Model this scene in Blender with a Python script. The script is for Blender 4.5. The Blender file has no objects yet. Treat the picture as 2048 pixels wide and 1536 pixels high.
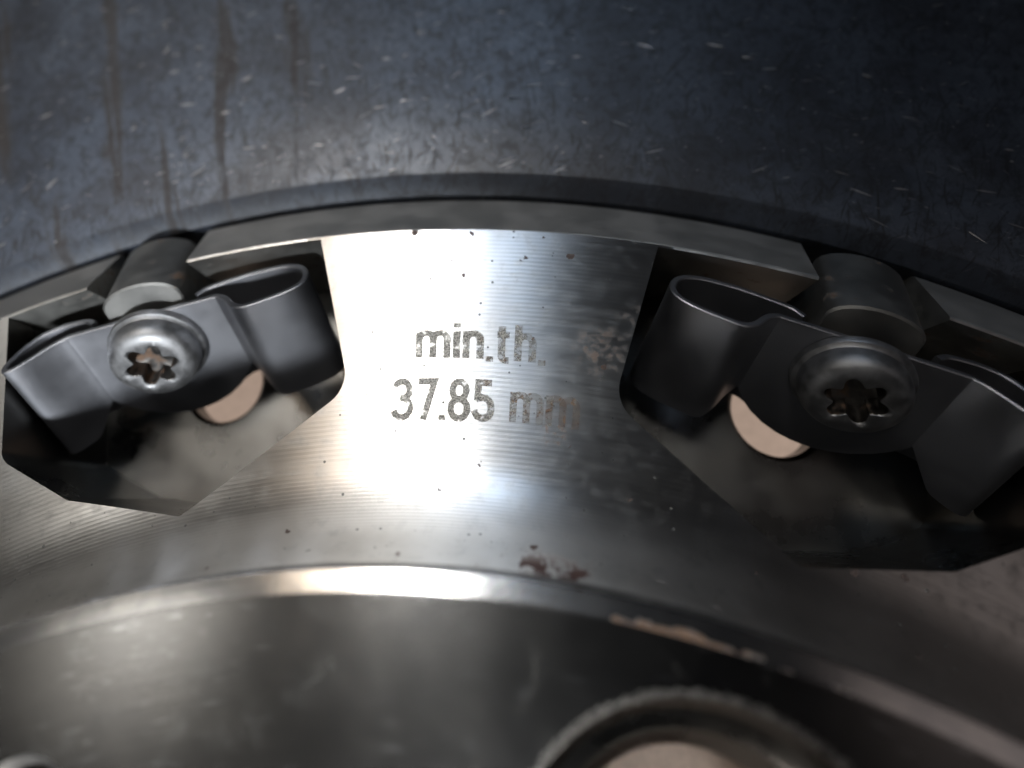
import bpy, bmesh, math, random
from mathutils import Vector, Matrix
random.seed(7)
S = 0.001                      # everything below is written in millimetres
rad = math.radians

# ------------------------------------------------------------------ camera
scene = bpy.context.scene
cam_d = bpy.data.cameras.new('camera')
cam = bpy.data.objects.new('camera', cam_d)
scene.collection.objects.link(cam)
CAM = Vector((2.676, 79.392, 48.333))
PITCH, YAW, ROLL = rad(65.798), rad(-17.29), rad(-14.739)
fw = Vector((math.sin(YAW)*math.cos(PITCH), math.cos(YAW)*math.cos(PITCH), -math.sin(PITCH)))
rt = Vector((math.cos(YAW), -math.sin(YAW), 0)); up = rt.cross(fw)
r2 = math.cos(ROLL)*rt + math.sin(ROLL)*up
u2 = -math.sin(ROLL)*rt + math.cos(ROLL)*up
m = Matrix((r2, u2, -fw)).transposed().to_4x4()
m.translation = CAM*S
cam.matrix_world = m
cam_d.sensor_width = 36; cam_d.lens = 21.337; cam_d.shift_x = 0.0692; cam_d.shift_y = -0.1537
cam_d.clip_start = 0.002; cam_d.clip_end = 20
cam_d.dof.use_dof = True
cam_d.dof.focus_distance = 47.5*S
cam_d.dof.aperture_fstop = 13
scene.camera = cam

# ------------------------------------------------------------------ world, lamps, exposure
world = bpy.data.worlds.new('World'); scene.world = world; world.use_nodes = True
bg = world.node_tree.nodes['Background']
bg.inputs[0].default_value = (0.85, 0.88, 1.0, 1); bg.inputs[1].default_value = 0.011

def area(name, loc, target, sx, sy, power, col, spread=0):
    d = bpy.data.lights.new(name, 'AREA'); d.shape = 'RECTANGLE'
    d.size = sx*S; d.size_y = sy*S; d.energy = power; d.color = col
    if spread: d.spread = rad(spread)
    o = bpy.data.objects.new(name, d); scene.collection.objects.link(o)
    o.location = Vector(loc)*S
    o.rotation_euler = (Vector(target)-Vector(loc)).to_track_quat('-Z', 'Y').to_euler()
    return o
area('window_light', (-74, 185, 390), (-16, 86, 0), 46, 190, 0.0205, (1.0, 0.98, 0.95), 14)
area('window_light_warm', (-135, 185, 385), (-25, 86, 0), 60, 190, 0.0030, (1.0, 0.80, 0.62), 14)
area('window_light_cool', (-25, 365, 350), (-6, 105, 0), 110, 110, 0.0050, (0.56, 0.74, 1.0), 16)
area('side_light', (-255, 30, 380), (-45, 76, 0), 200, 300, 0.015, (1.0, 0.95, 0.88), 14)
def spot(name, loc, target, cone, blend, power, col, soft=10):
    d = bpy.data.lights.new(name, 'SPOT'); d.energy = power; d.spot_size = rad(cone); d.spot_blend = blend
    d.color = col; d.shadow_soft_size = soft*S
    o = bpy.data.objects.new(name, d); scene.collection.objects.link(o); o.location = Vector(loc)*S
    o.rotation_euler = (Vector(target)-Vector(loc)).to_track_quat('-Z', 'Y').to_euler()
spot('left_pocket_fill', (5, -170, 235), (-38, 83, -5), 9.5, 0.8, 13.0, (0.90, 0.95, 1.0), 25)  # added fill spot, brightens the left pocket and its clip
for sx in (-1, 1):                     # added fill spots shining through the hub bore on to the floor under the bell
    spot('bore_fill', (sx*110, -320, 140), (0, -1, 8), 6.2, 0.3, 17, (1.0, 0.9, 0.82), 10)
area('far_light', (280, 60, 340), (40, 75, 0), 160, 160, 0.026, (1.0, 0.84, 0.80))  # weak warm fill added for the lower right flange
scene.view_settings.view_transform = 'Standard'
scene.view_settings.look = 'None'
scene.view_settings.exposure = -0.15
scene.view_settings.gamma = 1.0
scene.view_settings.use_curve_mapping = False
scene.cycles.use_denoising = True
scene.cycles.max_bounces = 10

# ------------------------------------------------------------------ node helpers
class Mat:
    def __init__(self, name):
        self.m = bpy.data.materials.new(name); self.m.use_nodes = True
        self.t = self.m.node_tree; self.n = self.t.nodes
        self.b = self.n['Principled BSDF']
    def link(self, sock, v):
        if hasattr(v, 'is_output'): self.t.links.new(v, sock)
        elif v is not None:
            if isinstance(v, tuple) and len(v) == 3 and sock.type == 'RGBA': v = (*v, 1)
            sock.default_value = v
    def f(self, op, a, b=None, c=None, clamp=False):
        n = self.n.new('ShaderNodeMath'); n.operation = op; n.use_clamp = clamp
        for i, v in enumerate((a, b, c)):
            if v is not None: self.link(n.inputs[i], v)
        return n.outputs[0]
    def v(self, op, a, b=None, scale=None):
        n = self.n.new('ShaderNodeVectorMath'); n.operation = op
        self.link(n.inputs[0], a)
        if b is not None: self.link(n.inputs[1], b)
        if scale is not None: self.link(n.inputs['Scale'], scale)
        return n.outputs['Value'] if op in ('LENGTH', 'DOT_PRODUCT', 'DISTANCE') else n.outputs[0]
    def obj(self): # object coordinates in millimetres
        if not hasattr(self, '_o'):
            tc = self.n.new('ShaderNodeTexCoord')
            self._o = self.v('SCALE', tc.outputs['Object'], scale=1000.0)
        return self._o
    def sep(self, v):
        n = self.n.new('ShaderNodeSeparateXYZ'); self.link(n.inputs[0], v); return n.outputs
    def comb(self, x, y, z):
        n = self.n.new('ShaderNodeCombineXYZ')
        for i, q in enumerate((x, y, z)): self.link(n.inputs[i], q)
        return n.outputs[0]
    def noise(self, vec, scale, detail=3, rough=0.5, dist=0):
        n = self.n.new('ShaderNodeTexNoise'); self.link(n.inputs['Vector'], vec)
        n.inputs['Scale'].default_value = scale; n.inputs['Detail'].default_value = detail
        n.inputs['Roughness'].default_value = rough; n.inputs['Distortion'].default_value = dist
        return n.outputs[0]
    def voro(self, vec, scale, rnd=1.0):
        n = self.n.new('ShaderNodeTexVoronoi'); self.link(n.inputs['Vector'], vec)
        n.inputs['Scale'].default_value = scale; n.inputs['Randomness'].default_value = rnd
        return n.outputs
    def ramp(self, x, a, b, lo=0.0, hi=1.0):
        n = self.n.new('ShaderNodeMapRange'); n.interpolation_type = 'SMOOTHSTEP'
        self.link(n.inputs[0], x)
        for i, q in enumerate((a, b, lo, hi)): self.link(n.inputs[1+i], q)
        return n.outputs[0]
    def mix(self, fac, a, b):
        n = self.n.new('ShaderNodeMix'); n.data_type = 'RGBA'
        self.link(n.inputs['Factor'], fac); self.link(n.inputs[6], a); self.link(n.inputs[7], b)
        return n.outputs[2]
    def mixf(self, fac, a, b):
        n = self.n.new('ShaderNodeMix'); n.data_type = 'FLOAT'
        self.link(n.inputs['Factor'], fac); self.link(n.inputs[2], a); self.link(n.inputs[3], b)
        return n.outputs[0]
    def bump(self, h, strength, dist):
        n = self.n.new('ShaderNodeBump'); n.inputs['Strength'].default_value = strength
        n.inputs['Distance'].default_value = dist*S; self.link(n.inputs['Height'], h)
        return n.outputs[0]
    def set(self, **k):
        nm = {'color': 'Base Color', 'metal': 'Metallic', 'rough': 'Roughness', 'aniso': 'Anisotropic',
              'tangent': 'Tangent', 'normal': 'Normal', 'spec': 'Specular IOR Level'}
        for a, v in k.items(): self.link(self.b.inputs[nm[a]], v)
        return self.m
    def polar(self):               # r, phi (degrees, clockwise from +y), z
        s = self.sep(self.obj())
        r = self.v('LENGTH', self.comb(s[0], s[1], 0.0))
        ph = self.f('MULTIPLY', self.f('ARCTAN2', s[0], s[1]), 57.29578)
        return r, ph, s[2]
    def radial(self):
        s = self.sep(self.obj()); return self.v('NORMALIZE', self.comb(s[0], s[1], 0.0))

RUST_D, RUST_L = (0.035, 0.010, 0.006), (0.22, 0.10, 0.035)

def turned_steel():
    M = Mat('turned_steel'); r, ph, z = M.polar(); o = M.obj()
    big = M.noise(o, 0.16, 4); mid = M.noise(o, 0.9, 4, 0.6)
    # coordinate that follows the lathe tool: slow along the circle, fast across
    tool = M.comb(M.f('MULTIPLY', ph, 0.09), M.f('MULTIPLY', r, 2.2), z)
    streak = M.noise(tool, 1.0, 3, 0.6)
    wob = M.noise(o, 0.35, 2)
    gr = M.f('SINE', M.f('MULTIPLY', M.f('ADD', M.f('ADD', r, M.f('MULTIPLY', z, -0.9)), M.f('MULTIPLY', wob, 0.1)), 2*math.pi/0.36))
    fine = M.f('SINE', M.f('MULTIPLY', r, 2*math.pi/0.137))
    h = M.f('ADD', M.f('ADD', gr, M.f('MULTIPLY', streak, 0.5)), M.f('MULTIPLY', fine, 0.25))
    nrm = M.bump(h, 0.24, 0.012)
    base = M.mix(M.ramp(big, 0.35, 0.7), (0.52, 0.51, 0.49), (0.64, 0.635, 0.62))
    base = M.mix(M.ramp(mid, 0.52, 0.75, 0, 0.35), base, (0.33, 0.34, 0.34))
    # fine pitting and dirt specks
    v1 = M.voro(o, 1.15); sp1 = M.f('MULTIPLY', M.f('LESS_THAN', v1[0], M.ramp(M.sep(v1[1])[0], .3, 1., .03, .13)), M.ramp(M.sep(v1[1])[0], 0.42, 0.46))
    warp = M.v('ADD', o, M.v('SCALE', M.comb(M.noise(o, 2.5, 2), M.noise(M.v('ADD', o, (9., 3., 1.)), 2.5, 2), 0.0), scale=0.8))
    v2 = M.voro(warp, 0.55); cut = M.ramp(M.sep(v2[1])[1], 0.62, 1.0, 0.02, 0.16)
    sp2 = M.f('MULTIPLY', M.f('LESS_THAN', v2[0], cut), M.ramp(M.sep(v2[1])[1], 0.60, 0.63))
    more = M.ramp(ph, -4.0, 9.0, 0.25, 1.0)
    sp2 = M.f('MULTIPLY', sp2, M.f('GREATER_THAN', more, M.sep(v2[1])[2]))
    base = M.mix(M.f('MULTIPLY', sp1, 0.75), base, (0.045, 0.05, 0.048))
    rustc = M.mix(M.ramp(M.noise(o, 3.0, 2), 0.4, 0.6), RUST_D, (0.05, 0.018, 0.009))
    base = M.mix(M.f('MULTIPLY', sp2, 0.85), base, rustc)
    # rusty blotches: by the pocket wall, on the lettering, along the shoulder
    def blob(r0, p0, rad_, thr=0.46, sc=1.3, sq=1.0):
        p = Vector((r0*math.sin(rad(p0)), r0*math.cos(rad(p0)), 0))
        d = M.v('DISTANCE', o, tuple(p))
        return M.f('MULTIPLY', M.ramp(d, rad_, rad_*0.35), M.ramp(M.noise(o, sc, 4, 0.65), thr, thr+0.14))
    bl = M.f('MAXIMUM', blob(90.4, 6.0, 2.6), blob(83.8, 4.0, 1.6, 0.50, 2.2))
    bl = M.f('MAXIMUM', bl, M.f('MULTIPLY', blob(93.0, 7.6, 2.0, 0.5), 0.6))
    base = M.mix(M.f('MULTIPLY', bl, 0.6), base, (0.20, 0.085, 0.03))
    sh = M.f('MULTIPLY', M.ramp(r, 76.3, 75.2), M.ramp(M.f('ADD', M.noise(M.comb(M.f('MULTIPLY', ph, 0.55), M.f('MULTIPLY', r, 0.8), 0.), 1.3, 4, 0.7), M.f('SUBTRACT', M.ramp(M.f('ABSOLUTE', M.f('SUBTRACT', ph, 3.8)), 3.2, 0.8, 0, .16), 0.08)), 0.55, 0.61))
    base = M.mix(M.f('MULTIPLY', sh, 0.9), base, (0.06, 0.013, 0.008))
    wet = M.f('MAXIMUM', M.f('MAXIMUM', sp2, M.f('MULTIPLY', bl, .45)), M.f('MAXIMUM', sh, M.f('MULTIPLY', sp1, 0.8)))
    rough = M.f('ADD', M.ramp(streak, 0.3, 0.7, 0.28, 0.33), M.f('MULTIPLY', M.ramp(mid, 0.45, 0.75), 0.1))
    rough = M.mixf(M.ramp(z, 0.1, 2.0), rough, 0.43)
    rough = M.mixf(wet, rough, 0.75)
    return M.set(color=base, metal=M.mixf(wet, 1.0, 0.1), spec=M.mixf(wet, .5, .12), rough=rough, aniso=0.95, tangent=M.radial(), normal=nrm)

def bevel_steel():
    M = Mat('bevel_steel'); r, ph, z = M.polar(); o = M.obj()
    tool = M.comb(M.f('MULTIPLY', ph, 0.06), M.f('MULTIPLY', r, 4.0), 0.0)
    st = M.noise(tool, 1.0, 4, 0.6)
    base = M.mix(M.ramp(M.noise(o, 0.5, 4, 0.6), 0.35, 0.7), (0.50, 0.50, 0.50), (0.66, 0.65, 0.63))
    # dried ochre residue that clings to the lower edge
    n = M.noise(M.comb(M.f('MULTIPLY', ph, 1.1), M.f('MULTIPLY', r, 1.6), 0.), 1.0, 4, 0.6)
    lim = M.f('ADD', M.ramp(ph, 4.2, 6.8, -0.25, 0.19), M.ramp(ph, 14.0, 9.0, -0.24, 0.0))
    n2 = M.f('ADD', n, M.f('ADD', lim, M.ramp(r, 74.7, 73.8, -0.34, 0.03)))
    mask = M.ramp(n2, 0.58, 0.64)
    base = M.mix(M.f('MULTIPLY', mask, 0.8), base, M.mix(M.ramp(M.noise(o, 2.0, 3), .4, .6), (0.20, 0.088, 0.02), (0.12, 0.044, 0.012)))
    v = M.voro(o, 0.6); sp = M.f('MULTIPLY', M.ramp(v[0], 0.11, 0.06), M.ramp(M.sep(v[1])[0], .6, .62))
    base = M.mix(sp, base, (0.13, 0.05, 0.025))
    return M.set(color=base, metal=M.mixf(mask, 1.0, 0.0), rough=M.mixf(mask, M.ramp(st, .3, .7, .2, .27), 0.7),
                 aniso=0.85, tangent=M.radial(), normal=M.bump(st, 0.25, 0.01))

def face_steel():
    M = Mat('mounting_face_steel'); r, ph, z = M.polar(); o = M.obj()
    tool = M.comb(M.f('MULTIPLY', ph, 0.05), M.f('MULTIPLY', r, 5.0), 0.0)
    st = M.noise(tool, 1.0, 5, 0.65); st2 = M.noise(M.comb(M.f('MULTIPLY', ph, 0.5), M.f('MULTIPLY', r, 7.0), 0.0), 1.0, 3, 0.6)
    cl = M.noise(o, 0.14, 4, 0.6)
    base = M.mix(M.ramp(cl, 0.3, 0.7), (0.125, 0.125, 0.124), (0.15, 0.148, 0.143))
    base = M.mix(M.ramp(st, .42, .66, 0, .25), base, (0.10, 0.10, 0.10))
    stain = M.ramp(M.noise(o, 0.35, 5, 0.7, 0.6), 0.55, 0.68)
    base = M.mix(M.f('MULTIPLY', stain, 0.25), base, (0.15, 0.15, 0.13))
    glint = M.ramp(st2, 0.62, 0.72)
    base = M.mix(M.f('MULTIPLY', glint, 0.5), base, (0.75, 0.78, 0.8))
    # worn, burred collar round each wheel bolt hole
    k = M.f('SUBTRACT', ph, 11.58)
    k = M.f('SUBTRACT', k, M.f('MULTIPLY', M.f('ROUND', M.f('DIVIDE', k, 72.0)), 72.0))
    k = M.f('DIVIDE', k, 57.29578)
    lx = M.f('MULTIPLY', r, M.f('SINE', k)); ly = M.f('SUBTRACT', M.f('MULTIPLY', r, M.f('COSINE', k)), 61.46)
    d = M.v('LENGTH', M.comb(lx, ly, 0.))
    nz = M.noise(o, 2.4, 5, 0.75)
    col = M.f('MULTIPLY', M.ramp(M.f('ADD', d, M.f('MULTIPLY', nz, 1.6)), 11.5, 11.0), M.ramp(nz, 0.35, 0.55, .35, 1.))
    base = M.mix(col, base, M.mix(M.ramp(M.noise(o, 5.0, 2), 0.45, 0.55), (0.05, 0.048, 0.045), (0.30, 0.29, 0.27)))
    h = M.f('ADD', st, M.f('MULTIPLY', M.f('MULTIPLY', M.noise(o, 4.0, 3, .7), col), 6.0))
    rough = M.mixf(col, M.ramp(cl, .2, .8, .20, .25), 0.55)
    return M.set(color=base, metal=M.mixf(M.f('MULTIPLY', stain, 0.4), 1.0, 0.3), rough=rough, aniso=0.65, tangent=M.radial(), normal=M.bump(h, 0.3, 0.02))

def plain_steel(name, c1, c2, rough, rust=0.0, sc=0.5, metal=1.0, bmp=0.15):
    M = Mat(name); o = M.obj()
    n = M.noise(o, sc, 5, 0.6); f = M.noise(o, 3.5, 4, 0.7)
    base = M.mix(M.ramp(n, 0.35, 0.68), c1, c2)
    base = M.mix(M.ramp(f, 0.6, 0.75, 0, 0.16), base, tuple(q*0.4 for q in c1))
    if rust:
        m = M.f('MULTIPLY', M.ramp(M.noise(M.v('ADD', o, (31., 7., 5.)), 0.38, 5, 0.65), 0.60-rust*0.18, 0.72-rust*0.18), 0.75)
        base = M.mix(m, base, M.mix(f, (0.10, 0.045, 0.02), (0.22, 0.12, 0.06)))
        mt = M.mixf(m, metal, 0.1); ro = M.mixf(m, M.ramp(n, .3, .7, rough-.06, rough+.08), .8)
    else:
        mt = metal; ro = M.ramp(n, .3, .7, rough-.06, rough+.08)
    return M.set(color=base, metal=mt, rough=ro, normal=M.bump(f, bmp, 0.02))

def ceramic():
    M = Mat('carbon_ceramic'); r, ph, z = M.polar(); o = M.obj()
    a = M.noise(o, 0.12, 5, 0.6); b = M.noise(o, 0.8, 5, 0.7)
    rdir = M.comb(M.f('MULTIPLY', ph, 1.6), M.f('MULTIPLY', r, 0.30), 0.)
    c = M.noise(rdir, 0.9, 4, 0.65, 0.8)
    base = M.mix(M.ramp(a, .35, .65), (0.036, 0.041, 0.053), (0.066, 0.080, 0.106))
    base = M.mix(M.ramp(b, .46, .66, 0, .75), base, (0.016, 0.018, 0.023))
    base = M.mix(M.ramp(c, .58, .70, 0, .7), base, (0.022, 0.023, 0.027))
    pc = M.comb(M.f('MULTIPLY', ph, 2.05), r, 0.)
    for ang, sc, thr, amt, off in ((70, .55, .60, .75, 3.), (100, .45, .60, .75, 17.), (128, .6, .61, .6, 41.), (45, .6, .62, .6, 57.)):
        ca, sa = math.cos(rad(ang)), math.sin(rad(ang))
        pu = M.v('DOT_PRODUCT', pc, (ca, sa, 0.)); pv = M.v('DOT_PRODUCT', pc, (-sa, ca, 0.))
        nn = M.noise(M.comb(M.f('MULTIPLY', pu, .42), M.f('ADD', M.f('MULTIPLY', pv, 3.2), off), off), sc*1.6, 3, .6, .25)
        base = M.mix(M.ramp(nn, thr, thr+.07, 0, amt), base, (0.016, 0.017, 0.021))
    for ang, off in ((8, 5.), (-18, 23.), (30, 77.)):
        ca, sa = math.cos(rad(ang)), math.sin(rad(ang))
        pu = M.v('DOT_PRODUCT', pc, (ca, sa, 0.)); pv = M.v('DOT_PRODUCT', pc, (-sa, ca, 0.))
        nn = M.noise(M.comb(M.f('MULTIPLY', pu, .55), M.f('ADD', M.f('MULTIPLY', pv, 3.0), off), off), 1.0, 3, .6, .25)
        base = M.mix(M.ramp(nn, .64, .73, 0, .6), base, (0.14, 0.145, 0.16))
    # brown trickles running outward from the pockets on the far left
    tr = M.noise(M.comb(M.f('MULTIPLY', ph, 0.62), M.f('MULTIPLY', r, 0.035), 0.), 1.0, 4, .6, .5)
    t = M.f('MULTIPLY', M.ramp(tr, .56, .66), M.ramp(ph, -7.0, -10.5))
    base = M.mix(M.f('MULTIPLY', t, .8), base, (0.030, 0.024, 0.020))
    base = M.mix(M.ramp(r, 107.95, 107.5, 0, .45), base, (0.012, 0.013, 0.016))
    f = M.noise(o, 2.6, 4, .7)
    return M.set(color=base, metal=0.10, spec=0.5, rough=M.f('ADD', M.ramp(b, .35, .7, .36, .50), M.f('MULTIPLY', t, .3)),
                 normal=M.bump(M.f('ADD', f, M.f('MULTIPLY', c, 1.2)), 0.28, 0.05))

def flat(name, col, rough, metal=0.0, spec=0.5):
    M = Mat(name); o = M.obj(); n = M.noise(o, 1.2, 4, .6)
    c = M.mix(n, tuple(q*.72 for q in col), tuple(min(1, q*1.25) for q in col))
    return M.set(color=c, metal=metal, rough=rough, spec=spec, normal=M.bump(M.noise(o, 3, 3), .15, .02))

def etch():
    M = Mat('laser_etched_mark'); r, ph, z = M.polar(); o = M.obj()
    n = M.noise(o, 6.5, 3, .7); k = M.noise(o, 1.1, 4, .65)
    base = M.mix(M.ramp(n, .40, .60), (0.20, 0.195, 0.18), (0.55, 0.54, 0.49))
    rz = M.ramp(M.f('ADD', k, M.f('MULTIPLY', M.ramp(r, 88.0, 87.2), M.ramp(ph, 0.5, 5.0, 0, .16))), .52, .64)
    rz = M.f('MULTIPLY', rz, M.ramp(ph, -0.8, 1.4))
    base = M.mix(M.f('MULTIPLY', rz, .8), base, M.mix(M.ramp(n, .4, .6), (0.10, 0.035, 0.018), (0.30, 0.18, 0.09)))
    wear = M.f('ADD', M.noise(o, 1.7, 4, .7), M.f('MULTIPLY', M.ramp(ph, -1.5, 5.0), .17))
    al = M.f('MULTIPLY', M.ramp(wear, .66, .50, .25, 1.0), M.ramp(n, .30, .42, .45, 1.0))
    M.link(M.b.inputs['Alpha'], al)
    return M.set(color=base, metal=0.15, rough=0.8, spec=.25, normal=M.bump(n, .6, .03))

MT = dict(turned=turned_steel(), bevel=bevel_steel(), face=face_steel(),
          rim=plain_steel('rim_steel', (0.44, 0.435, 0.415), (0.50, 0.49, 0.47), .62, .0, .25),
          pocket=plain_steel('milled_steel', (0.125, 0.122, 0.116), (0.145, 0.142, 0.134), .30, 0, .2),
          wall=plain_steel('pocket_wall_steel', (0.36, 0.355, 0.335), (0.42, 0.415, 0.39), .58, .1, .3),
          edge=plain_steel('edge_steel', (0.5, 0.49, 0.47), (0.6, 0.59, 0.57), .35, 0, .5),
          ceramic=ceramic(), etch=etch(),
          clip=plain_steel('spring_steel', (0.28, 0.284, 0.305), (0.32, 0.324, 0.345), .45, 0, .10, 1.0, .30),
          screw=plain_steel('screw_steel', (0.25, 0.25, 0.253), (0.34, 0.34, 0.344), .52, 0, .9, 1.0, .5),
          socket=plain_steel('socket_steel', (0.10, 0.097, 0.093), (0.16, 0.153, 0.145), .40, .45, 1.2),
          pin=plain_steel('pin_steel', (0.26, 0.257, 0.245), (0.31, 0.305, 0.29), .52, .12, .3),
          fibre=flat('dark_fibre', (0.022, 0.024, 0.029), .5), fleck=flat('bright_fleck', (0.30, 0.295, 0.30), .45, .9),
          floor=flat('floor_pink', (0.55, 0.45, 0.39), .6))

# ------------------------------------------------------------------ mesh helpers
def P(r, ph, z): return Vector((r*math.sin(rad(ph)), r*math.cos(rad(ph)), z))
def link(name, me, parent=None, mats=()):
    o = bpy.data.objects.new(name, me); scene.collection.objects.link(o)
    for k in mats: me.materials.append(MT[k])
    if parent: o.parent = parent
    return o
def mesh(name, verts, faces, smooth=None):
    me = bpy.data.meshes.new(name); me.from_pydata([tuple(Vector(v)*S) for v in verts], [], faces); me.update()
    bm = bmesh.new(); bm.from_mesh(me); bmesh.ops.recalc_face_normals(bm, faces=bm.faces); bm.to_mesh(me); bm.free()
    if smooth is not None:
        me.polygons.foreach_set('use_smooth', [True]*len(me.polygons)); me.set_sharp_from_angle(angle=rad(smooth))
    return me
def lathe(prof, n, closed=True, cen=None, frame=None):
    """revolve a closed (r, z) profile; cen/frame move it to a local axis"""
    V, F = [], []; k = len(prof)
    for i in range(n):
        a = 2*math.pi*i/n
        for r, z in prof: V.append(Vector((r*math.sin(a), r*math.cos(a), z)))
    for i in range(n):
        j = (i+1) % n
        for q in range(k if closed else k-1):
            w = (q+1) % k
            F.append((i*k+q, j*k+q, j*k+w, i*k+w))
    if frame: V = [frame(v) for v in V]
    return V, F
def prism(poly, z0, z1, frame=lambda v: v):
    n = len(poly); V = [frame(Vector((x, y, z0))) for x, y in poly]+[frame(Vector((x, y, z1))) for x, y in poly]
    F = [tuple(range(n))[::-1], tuple(range(n, 2*n))]+[(i, (i+1) % n, n+(i+1) % n, n+i) for i in range(n)]
    return V, F
def local(ph):                       # pocket frame: x tangential, y radial (mm)
    s, c = math.sin(rad(ph)), math.cos(rad(ph))
    return lambda v: Vector((v[0]*c+v[1]*s, -v[0]*s+v[1]*c, v[2]))
def join(parts):
    V, F = [], []
    for v, f in parts:
        b = len(V); V += v; F += [tuple(b+i for i in q) for q in f]
    return V, F
def fillet(poly, radii, n=6):        # round the corners of a 2-D polygon
    out = []; m_ = len(poly)
    for i, p in enumerate(poly):
        p = Vector(p); r = radii[i]
        if not r: out.append(tuple(p)); continue
        a = (Vector(poly[i-1])-p).normalized(); b = (Vector(poly[(i+1) % m_])-p).normalized()
        ang = a.angle(b); d = r/math.tan(ang/2)
        c = p+(a+b).normalized()*(r/math.sin(ang/2))
        s, e = p+a*d-c, p+b*d-c
        a0 = math.atan2(s.y, s.x); da = math.atan2(e.y, e.x)-a0
        while da > math.pi: da -= 2*math.pi
        while da < -math.pi: da += 2*math.pi
        for k in range(n+1): out.append((c.x+r*math.cos(a0+da*k/n), c.y+r*math.sin(a0+da*k/n)))
    return out

TILT = rad(34)
def tilt(v):                         # clip and screw lean back about the top edge of the strip
    y, z = v.y-95.5, v.z; c, s_ = math.cos(TILT), math.sin(TILT)
    return Vector((v.x, 95.5+y*c+z*s_, -y*s_+z*c))
ZF = -34.0                           # floor under the disc
POCKETS = [18+36*k for k in range(10)]

# ------------------------------------------------------------------ setting
V, F = [(-900, -900, ZF), (900, -900, ZF), (900, 900, ZF), (-900, 900, ZF)], [(0, 1, 2, 3)]
floor = link('floor', mesh('floor', V, F), None, ['floor']); floor['kind'] = 'structure'

disc = bpy.data.objects.new('brake_disc', None); scene.collection.objects.link(disc)
disc.location = (0, 0, ZF*S); disc.empty_display_size = 0.02
disc['label'] = 'carbon ceramic brake disc with a turned steel bell marked min.th. 37.85 mm'
disc['category'] = 'brake disc'
root = disc.location.copy()
def part(name, me, mats, parent=disc):
    o = link(name, me, parent, mats)
    if parent is disc: o.location = (0, 0, -ZF*S)
    return o

# ------------------------------------------------------------------ bell
prof = [(36, 2.6), (36, 9.2), (36.5, 9.7)]
prof += [(36.5+(73.68-36.5)*k/6, 9.7) for k in range(1, 7)] + [(73.85, 9.69), (74.95, 9.46), (75.05, 9.3), (75.0, 7.0)]
prof += [(81.4-6.4*math.cos(rad(a)), 6.4-6.4*math.sin(rad(a))) for a in range(0, 91, 6)]
prof += [(85, 0), (89, 0), (94, 0), (99.92, 0), (100.06, -0.06), (105.3, -5.4), (105.47, -5.8), (105.47, -17), (74, -17), (69, -9), (66, 2.6)]
bell = mesh('bell', *lathe(prof, 360))
bell_o = bpy.data.objects.new('tmp_bell', bell); scene.collection.objects.link(bell_o)
cut = []
for k, ph in enumerate(POCKETS):
    fr = local(ph); h = 1 if k % 2 == 0 else -1
    a0, a1 = (6.8, -9.70) if h > 0 else (9.70, -6.8)
    back = [(99.72*math.sin(rad(a)), 99.72*math.cos(rad(a))) for a in [a0+(a1-a0)*i/16 for i in range(17)]]
    low = [(-16.8, 85.0), (-2.7, 79.0), (6.3, 82.4), (11.81, 86.8)]
    if h < 0: low = [(-x, y) for x, y in reversed(low)]
    poly = fillet(back+low, [0]*17+([2.6, .5, 1.2, 1.6] if h > 0 else [1.6, 1.2, .5, 2.6]), 7)
    cut.append(prism(poly, -14.0, 14, fr))
def cutter(parts):
    me = mesh('tmp', *join(parts)); o = bpy.data.objects.new('tmp', me); scene.collection.objects.link(o); return o
slots, holes = [], []
for k, ph in enumerate(POCKETS):
    fr = local(ph); h = 1 if k % 2 == 0 else -1
    slots.append(prism([(-4.6, 96.5), (4.6, 96.5), (4.6, 114), (-4.6, 114)], -8.6, 9, lambda v, fr=fr: fr(tilt(v))))
    holes.append(lathe([(0.001, -25), (3.9, -25), (3.9, -14.5), (4.3, -14.0), (4.6, -13), (0.001, -13)], 48, True, frame=lambda v, fr=fr, h=h: fr(v+Vector((-1.1*h, 91.9, 0)))))
for k in range(5):
    fr = local(11.58+72*k)
    hp = [(0.001, 20), (10.5, 20), (10.3, 9.85), (10.1, 9.5), (9.35, 8.3), (9.2, 8.12), (8.6, 7.9), (8.35, 7.72), (7.3, 6.0), (7.05, 5.4), (7.0, -6), (0.001, -6)]
    holes.append(lathe(hp, 96, True, frame=lambda v, fr=fr: fr(v+Vector((0, 61.46, 0)))))
    fr2 = local(-20.0+72*k)
    hq = [(0.001, 20), (3.6, 20), (3.3, 9.8), (2.7, 9.1), (2.5, 8.6), (2.4, -6), (0.001, -6)]
    holes.append(lathe(hq, 64, True, frame=lambda v, fr=fr2: fr(v+Vector((0, 65.4, 0)))))
tmp = [cutter(cut), cutter(slots), cutter(holes)]
for c in tmp:
    md = bell_o.modifiers.new('cut', 'BOOLEAN'); md.operation = 'DIFFERENCE'; md.solver = 'EXACT'; md.object = c
bpy.context.view_layer.update()
me = bpy.data.meshes.new_from_object(bell_o.evaluated_get(bpy.context.evaluated_depsgraph_get())); me.name = 'bell'
for o in tmp+[bell_o]: bpy.data.objects.remove(o)
me.materials.clear()
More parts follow.
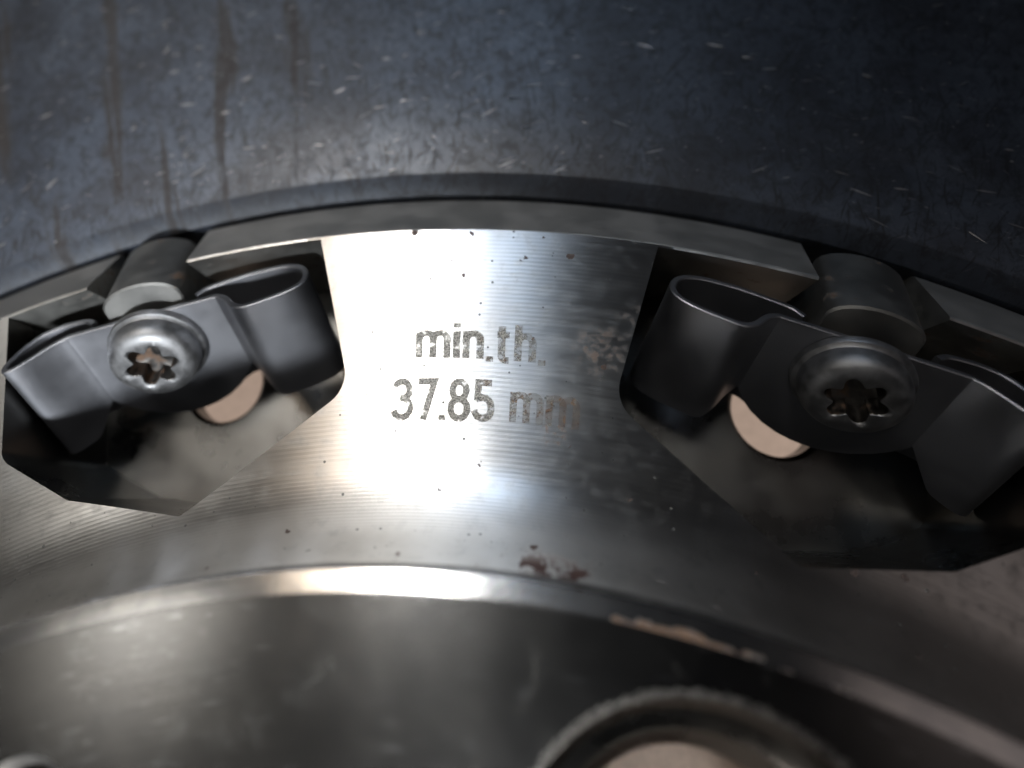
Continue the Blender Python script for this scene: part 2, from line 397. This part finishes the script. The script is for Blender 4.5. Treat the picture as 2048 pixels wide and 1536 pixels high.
for q in me.polygons:
    c = q.center/S; r = math.hypot(c.x, c.y); n = q.normal; i = 4
    if c.z > 9.65 and n.z > .95: i = 2
    elif 73.6 < r < 75.1 and c.z > 9.35 and n.z > .3: i = 1
    elif n.z > .03 and c.z > -.02 and 74.9 < r < 99.95:
        rr = Vector((c.x, c.y, 0)).normalized()
        ok = n.z > .97 or (n.dot(rr) > 0 and abs(n.cross(rr).z) < .05)
        i = 0 if ok else 4
        if r > 99.7 and abs(((math.degrees(math.atan2(c.x, c.y))) % 36)-18) < 9.6: i = 5
    elif 99.9 < r < 105.45 and c.z > -5.7 and n.z > .3: i = 3
    if i == 4 and abs(n.z) < .3 and r > 97 and c.z > -14.1: i = 6
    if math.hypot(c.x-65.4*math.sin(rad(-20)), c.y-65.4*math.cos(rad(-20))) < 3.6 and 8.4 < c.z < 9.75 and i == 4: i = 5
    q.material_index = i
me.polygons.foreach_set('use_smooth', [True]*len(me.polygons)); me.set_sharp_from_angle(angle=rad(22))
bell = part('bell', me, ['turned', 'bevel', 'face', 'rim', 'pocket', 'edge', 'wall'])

# ------------------------------------------------------------------ lettering on the bell
def arc(cx, cy, rx, ry, a0, a1, n=9):
    return [(cx+rx*math.cos(rad(a0+(a1-a0)*i/n)), cy+ry*math.sin(rad(a0+(a1-a0)*i/n))) for i in range(n+1)]
XH = .74
def arch(x): return arc(x+.18, XH-.185, .18, .185, 180, 0)+[(x+.36, 0)]
GLYPH = {   # strokes on a cap height of 1, and the advance
 'm': ([[(0, -.0), (0, XH+.06)], arch(0), arch(.36)], .72), 'n': ([[(0, 0), (0, XH+.06)], arch(0)], .36),
 'h': ([[(0, 0), (0, 1.06)], arch(0)], .36), 'i': ([[(0, 0), (0, XH+.06)], [(0, .90), (0, 1.05)]], 0.0),
 't': ([[(.05, 1.0), (.05, .16)]+arc(.17, .14, .12, .14, 190, 270, 5)+[(.24, 0)], [(-.07, XH), (.24, XH)]], .22), '.': ([[(0, -.07), (0, .09)]], 0.0), ' ': ([], .10),
 '3': ([arc(.21, .76, .21, .24, 165, -80)+[(.14, .53)], arc(.20, .27, .24, .27, 80, -165)], .44),
 '7': ([[(-.03, 1.0), (.42, 1.0), (.12, -.06)]], .40),
 '8': ([arc(.22, .76, .19, .24, -90, 270, 18), arc(.22, .26, .23, .26, -90, 270, 18)], .44),
 '5': ([[(.42, 1.0), (.06, 1.0), (.04, .50)], [(.0, .50)]+arc(.19, .31, .24, .28, 110, -165, 14)], .43)}
def lettering(text, r0, ph0, ph1, cap, sw=.19):
    V, F = [], []; x = 0; lay = 0
    for ch in text:
        strokes, adv = GLYPH[ch]
        for st in strokes:
            b = len(V); z = .010+lay*.0012; lay += 1; n = len(st)
            for i in range(n):
                p = Vector(st[i]); d0 = (p-Vector(st[i-1])).normalized() if i else None
                d1 = (Vector(st[i+1])-p).normalized() if i < n-1 else None
                d = (d0+d1).normalized() if d0 and d1 else (d0 or d1)
                k = 1/max(.45, d.dot(d0)) if d0 and d1 else 1
                q = Vector((-d.y, d.x))*sw/2*k
                for e in (p+q, p-q): V.append((x+e.x, e.y, z))
            F += [(b+2*i, b+2*i+1, b+2*i+3, b+2*i+2) for i in range(n-1)]
        x += adv+.245
    x0 = min(v[0] for v in V); x1 = max(v[0] for v in V)
    W = [P(r0+v[1]*cap, ph0+(v[0]-x0)/(x1-x0)*(ph1-ph0), v[2]) for v in V]
    return part('lettering', mesh('lettering', W, F), ['etch'], bell)
lettering('min.th.', 88.8, -3.3, 3.35, 2.72)
lettering('37.85 mm', 84.2, -4.55, 5.2, 2.76)

# ------------------------------------------------------------------ friction ring
ZR = -4.0
rp = [(105.75, ZF), (105.75, -5.6), (105.85, -5.25), (107.55, ZR-.07), (107.8, ZR)]
rp += [(107.8+(189-107.8)*k/8, ZR) for k in range(1, 9)]+[(190, ZR-1), (190, ZF)]
ring = part('friction_ring', mesh('friction_ring', *lathe(rp, 300), smooth=25), ['ceramic'])
def slivers(n, lmin, lmax, w0, w1, ang, z0, tilt):
    V, F = [], []
    for i in range(n):
        r = 108.2+random.random()**1.15*52; ph = random.uniform(-42, 42)
        L = random.uniform(lmin, lmax)*(0.5+random.random()**2*0.9); w = random.uniform(w0, w1)
        a = random.gauss(0, ang); bend = random.gauss(0, .16)*L
        fr = local(ph); z = ZR+z0+i*3e-5
        tz = random.gauss(0, tilt)
        ca, sa = math.cos(a), math.sin(a)
        pts = []
        for t, e in ((-.5, .15), (-.2, 1), (.15, .8), (.5, .1)):
            for sgn in (-1, 1):
                x = sgn*w*e/2+bend*(t*t-.08); y = t*L
                pts.append(fr(Vector((x*ca-y*sa, r+x*sa+y*ca, z+max(0, sgn*tz*w*e/2+abs(tz)*w/2)))))
        b = len(V); V += pts
        F += [(b, b+1, b+3, b+2), (b+2, b+3, b+5, b+4), (b+4, b+5, b+7, b+6)]
    return V, F
f1 = part('carbon_fibre', mesh('carbon_fibre', *slivers(1500, 1.0, 4.5, .06, .26, rad(24), .004, 0)), ['fibre'], ring); f1['kind'] = 'stuff'
def flecks():
    V, F = [], []
    for i in range(1500):
        r = 108.2+random.random()**1.05*52; ph = random.uniform(-42, 42)
        L = .25+random.random()**3*1.7; w = random.uniform(.04, .18)*(.6+L*.3)
        a = rad(8)+random.gauss(0, rad(20)); fr = local(ph); z = ZR+.075+i*3e-5
        tz = random.gauss(.05, .22); ca, sa = math.cos(a), math.sin(a)
        pts = []
        for t, e in ((-.5, .2), (-.15, 1), (.2, .75), (.5, .15)):
            for sgn in (-1, 1):
                x = t*L; y = sgn*w*e/2
                pts.append(fr(Vector((x*ca-y*sa, r+x*sa+y*ca, z+y*tz+x*tz*.3))))
        b = len(V); V += pts
        F += [(b, b+1, b+3, b+2), (b+2, b+3, b+5, b+4), (b+4, b+5, b+7, b+6)]
    return V, F
f2 = part('fibre_fleck', mesh('fibre_fleck', *flecks()), ['fleck'], ring); f2['kind'] = 'stuff'

# ------------------------------------------------------------------ drive pins, spring clips, screws
def pin_mesh():
    # block with an arched top that lies along the screw axis
    w = 3.5
    arc_ = [(w*math.cos(rad(a)), .45+1.9*math.sin(rad(a))) for a in range(0, 181, 12)]
    sec = arc_+[(-w, -8.2), (w, -8.2)]
    n = len(sec); V, F = [], []
    for y, k in ((97.3, .96), (97.45, 1), (104.9, 1)):
        V += [tilt(Vector((x*k, y, -3+(z+3)*k))) for x, z in sec]
    for a in (0, 1):
        F += [(a*n+i, a*n+(i+1) % n, (a+1)*n+(i+1) % n, (a+1)*n+i) for i in range(n)]
    F += [tuple(range(n)), tuple(range(2*n, 3*n))]
    return mesh('drive_pin', V, F, smooth=30)
def clip_mesh(h):
    # strip bent in plan; x tangential, y radial.  Right half, mirrored.
    ctl = [(0, 96.2), (5.8, 96.2), (6.9, 96.1), (7.7, 95.4), (8.5, 94.2), (9.4, 93.6), (10.6, 93.6), (12.8, 93.9), (14.2, 94.4),
           (14.8, 95.2), (14.8, 96.2), (14.2, 97.2), (12.8, 97.9), (10.6, 98.2), (8.9, 98.2), (6.6, 98.0), (5.5, 97.8), (4.7, 97.2)]
    far = [(0, 96.2), (5.8, 96.2), (7.0, 96.0), (8.2, 95.3), (9.8, 94.0), (10.8, 93.5), (11.3, 93.8), (11.3, 94.7), (10.7, 96.2),
           (9.5, 97.5), (8.0, 98.0), (6.6, 98.0), (5.5, 97.8), (4.7, 97.2)]
    def smooth(ctl):                 # Catmull-Rom
        pts = []
        for i in range(len(ctl)-1):
            p0 = Vector(ctl[max(i-1, 0)]); p1 = Vector(ctl[i]); p2 = Vector(ctl[i+1]); p3 = Vector(ctl[min(i+2, len(ctl)-1)])
            for k in range(5):
                t = k/5
                pts.append(.5*((2*p1)+(p2-p0)*t+(2*p0-5*p1+4*p2-p3)*t*t+(3*p1-p0-3*p2+p3)*t**3))
        return pts+[Vector(ctl[-1])]
    near, fp = smooth(ctl), smooth(far)
    full = [Vector((-p.x, p.y)) for p in reversed(near[1:])]+fp; mid = len(near)-1
    if h < 0: full = [Vector((-p.x, p.y)) for p in reversed(full)]; mid = len(fp)-1
    th = .26; V, F = [], []; s = 0
    for i, p in enumerate(full):
        a = full[max(i-1, 0)]; b = full[min(i+1, len(full)-1)]
        d = (b-a).normalized(); nn = Vector((-d.y, d.x))
        j = abs(i-mid); x = abs(p.x); front = j < 30
        zb = -10.9
        if front and x < 9.0:        # rounded lobe of the strip under the screw
            zb = -4.3-math.sqrt(max(0, 7.8**2-x*x)) if x < 6.8 else -8.1-(x-6.8)/2.2*2.8
        q0, q1 = p+nn*th, p-nn*th
        e = .10
        for (q, z) in ((q0, -e), (p+nn*(th-e), 0), (p-nn*(th-e), 0), (q1, -e), (q1, zb+e), (p-nn*(th-e), zb), (p+nn*(th-e), zb), (q0, zb+e)):
            V.append(tilt(Vector((q.x, q.y, z-.1))))
    k = 8
    for i in range(len(full)-1):
        F += [(i*k+q, i*k+(q+1) % k, (i+1)*k+(q+1) % k, (i+1)*k+q) for q in range(k)]
    F += [tuple(range(k)), tuple(range(len(V)-k, len(V)))]
    return mesh('spring_clip', V, F, smooth=35)
ZS = -3.6
def screw_meshes():
    n = 96
    def star(t, s=1.0): return s*(1.88+.36*math.cos(6*t)-.045*math.cos(12*t))
    fy = lambda x, z, h: tilt(Vector((x, 95.92-h, ZS+z)))         # h is measured along the screw, towards the bell axis
    V, F = [], []
    rings = []
    rings.append([(star(2*math.pi*i/n, 1.0), 2.52) for i in range(n)])
    rings.append([(star(2*math.pi*i/n, 1.04), 2.62) for i in range(n)])
    for r, h in ((q*.93, w) for q, w in ((2.65, 2.70), (3.1, 2.62), (3.55, 2.46), (3.85, 2.2), (4.03, 1.85), (4.1, 1.45), (4.12, .85), (4.22, .72), (4.45, .6), (4.55, .4), (4.55, .02), (1.5, .02))):
        rings.append([(r, h)]*n)
    for rg in rings:
        for i, (r, h) in enumerate(rg):
            t = 2*math.pi*i/n; V.append(fy(r*math.cos(t), r*math.sin(t), h))
    for a in range(len(rings)-1):
        F += [(a*n+i, a*n+(i+1) % n, (a+1)*n+(i+1) % n, (a+1)*n+i) for i in range(n)]
    head = mesh('screw', V, F, smooth=32)
    V, F = [], []
    for s, h in ((1.0, 2.52), (.98, .9), (.6, .8), (.3, .78)):
        for i in range(n):
            t = 2*math.pi*i/n; V.append(fy(star(t, s)*math.cos(t), star(t, s)*math.sin(t), h))
    for a in range(3):
        F += [(a*n+i, a*n+(i+1) % n, (a+1)*n+(i+1) % n, (a+1)*n+i) for i in range(n)]
    F.append(tuple(range(3*n, 4*n)))
    sock = mesh('socket', V, F, smooth=30)
    bm = bmesh.new(); bm.from_mesh(sock); bmesh.ops.reverse_faces(bm, faces=bm.faces); bm.to_mesh(sock); bm.free()
    sh = lathe([(0.001, 0), (2.4, 0), (2.4, 6.5), (0.001, 6.5)], 32)
    return head, sock
pm, cm, cm2 = pin_mesh(), clip_mesh(1), clip_mesh(-1); hm, sm = screw_meshes()
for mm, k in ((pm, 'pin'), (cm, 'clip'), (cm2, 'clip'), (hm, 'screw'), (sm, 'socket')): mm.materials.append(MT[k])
for i, ph in enumerate(POCKETS):
    for nm, mm in (('drive_pin', pm), ('spring_clip', cm if i % 2 == 0 else cm2), ('screw', hm)):
        o = part(nm, mm, []); o.rotation_euler = (0, 0, -rad(ph))
        if nm == 'screw':
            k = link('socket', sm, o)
print('tris', sum(len(o.data.loop_triangles) or len(o.data.polygons)*2 for o in scene.objects if o.type == 'MESH'))
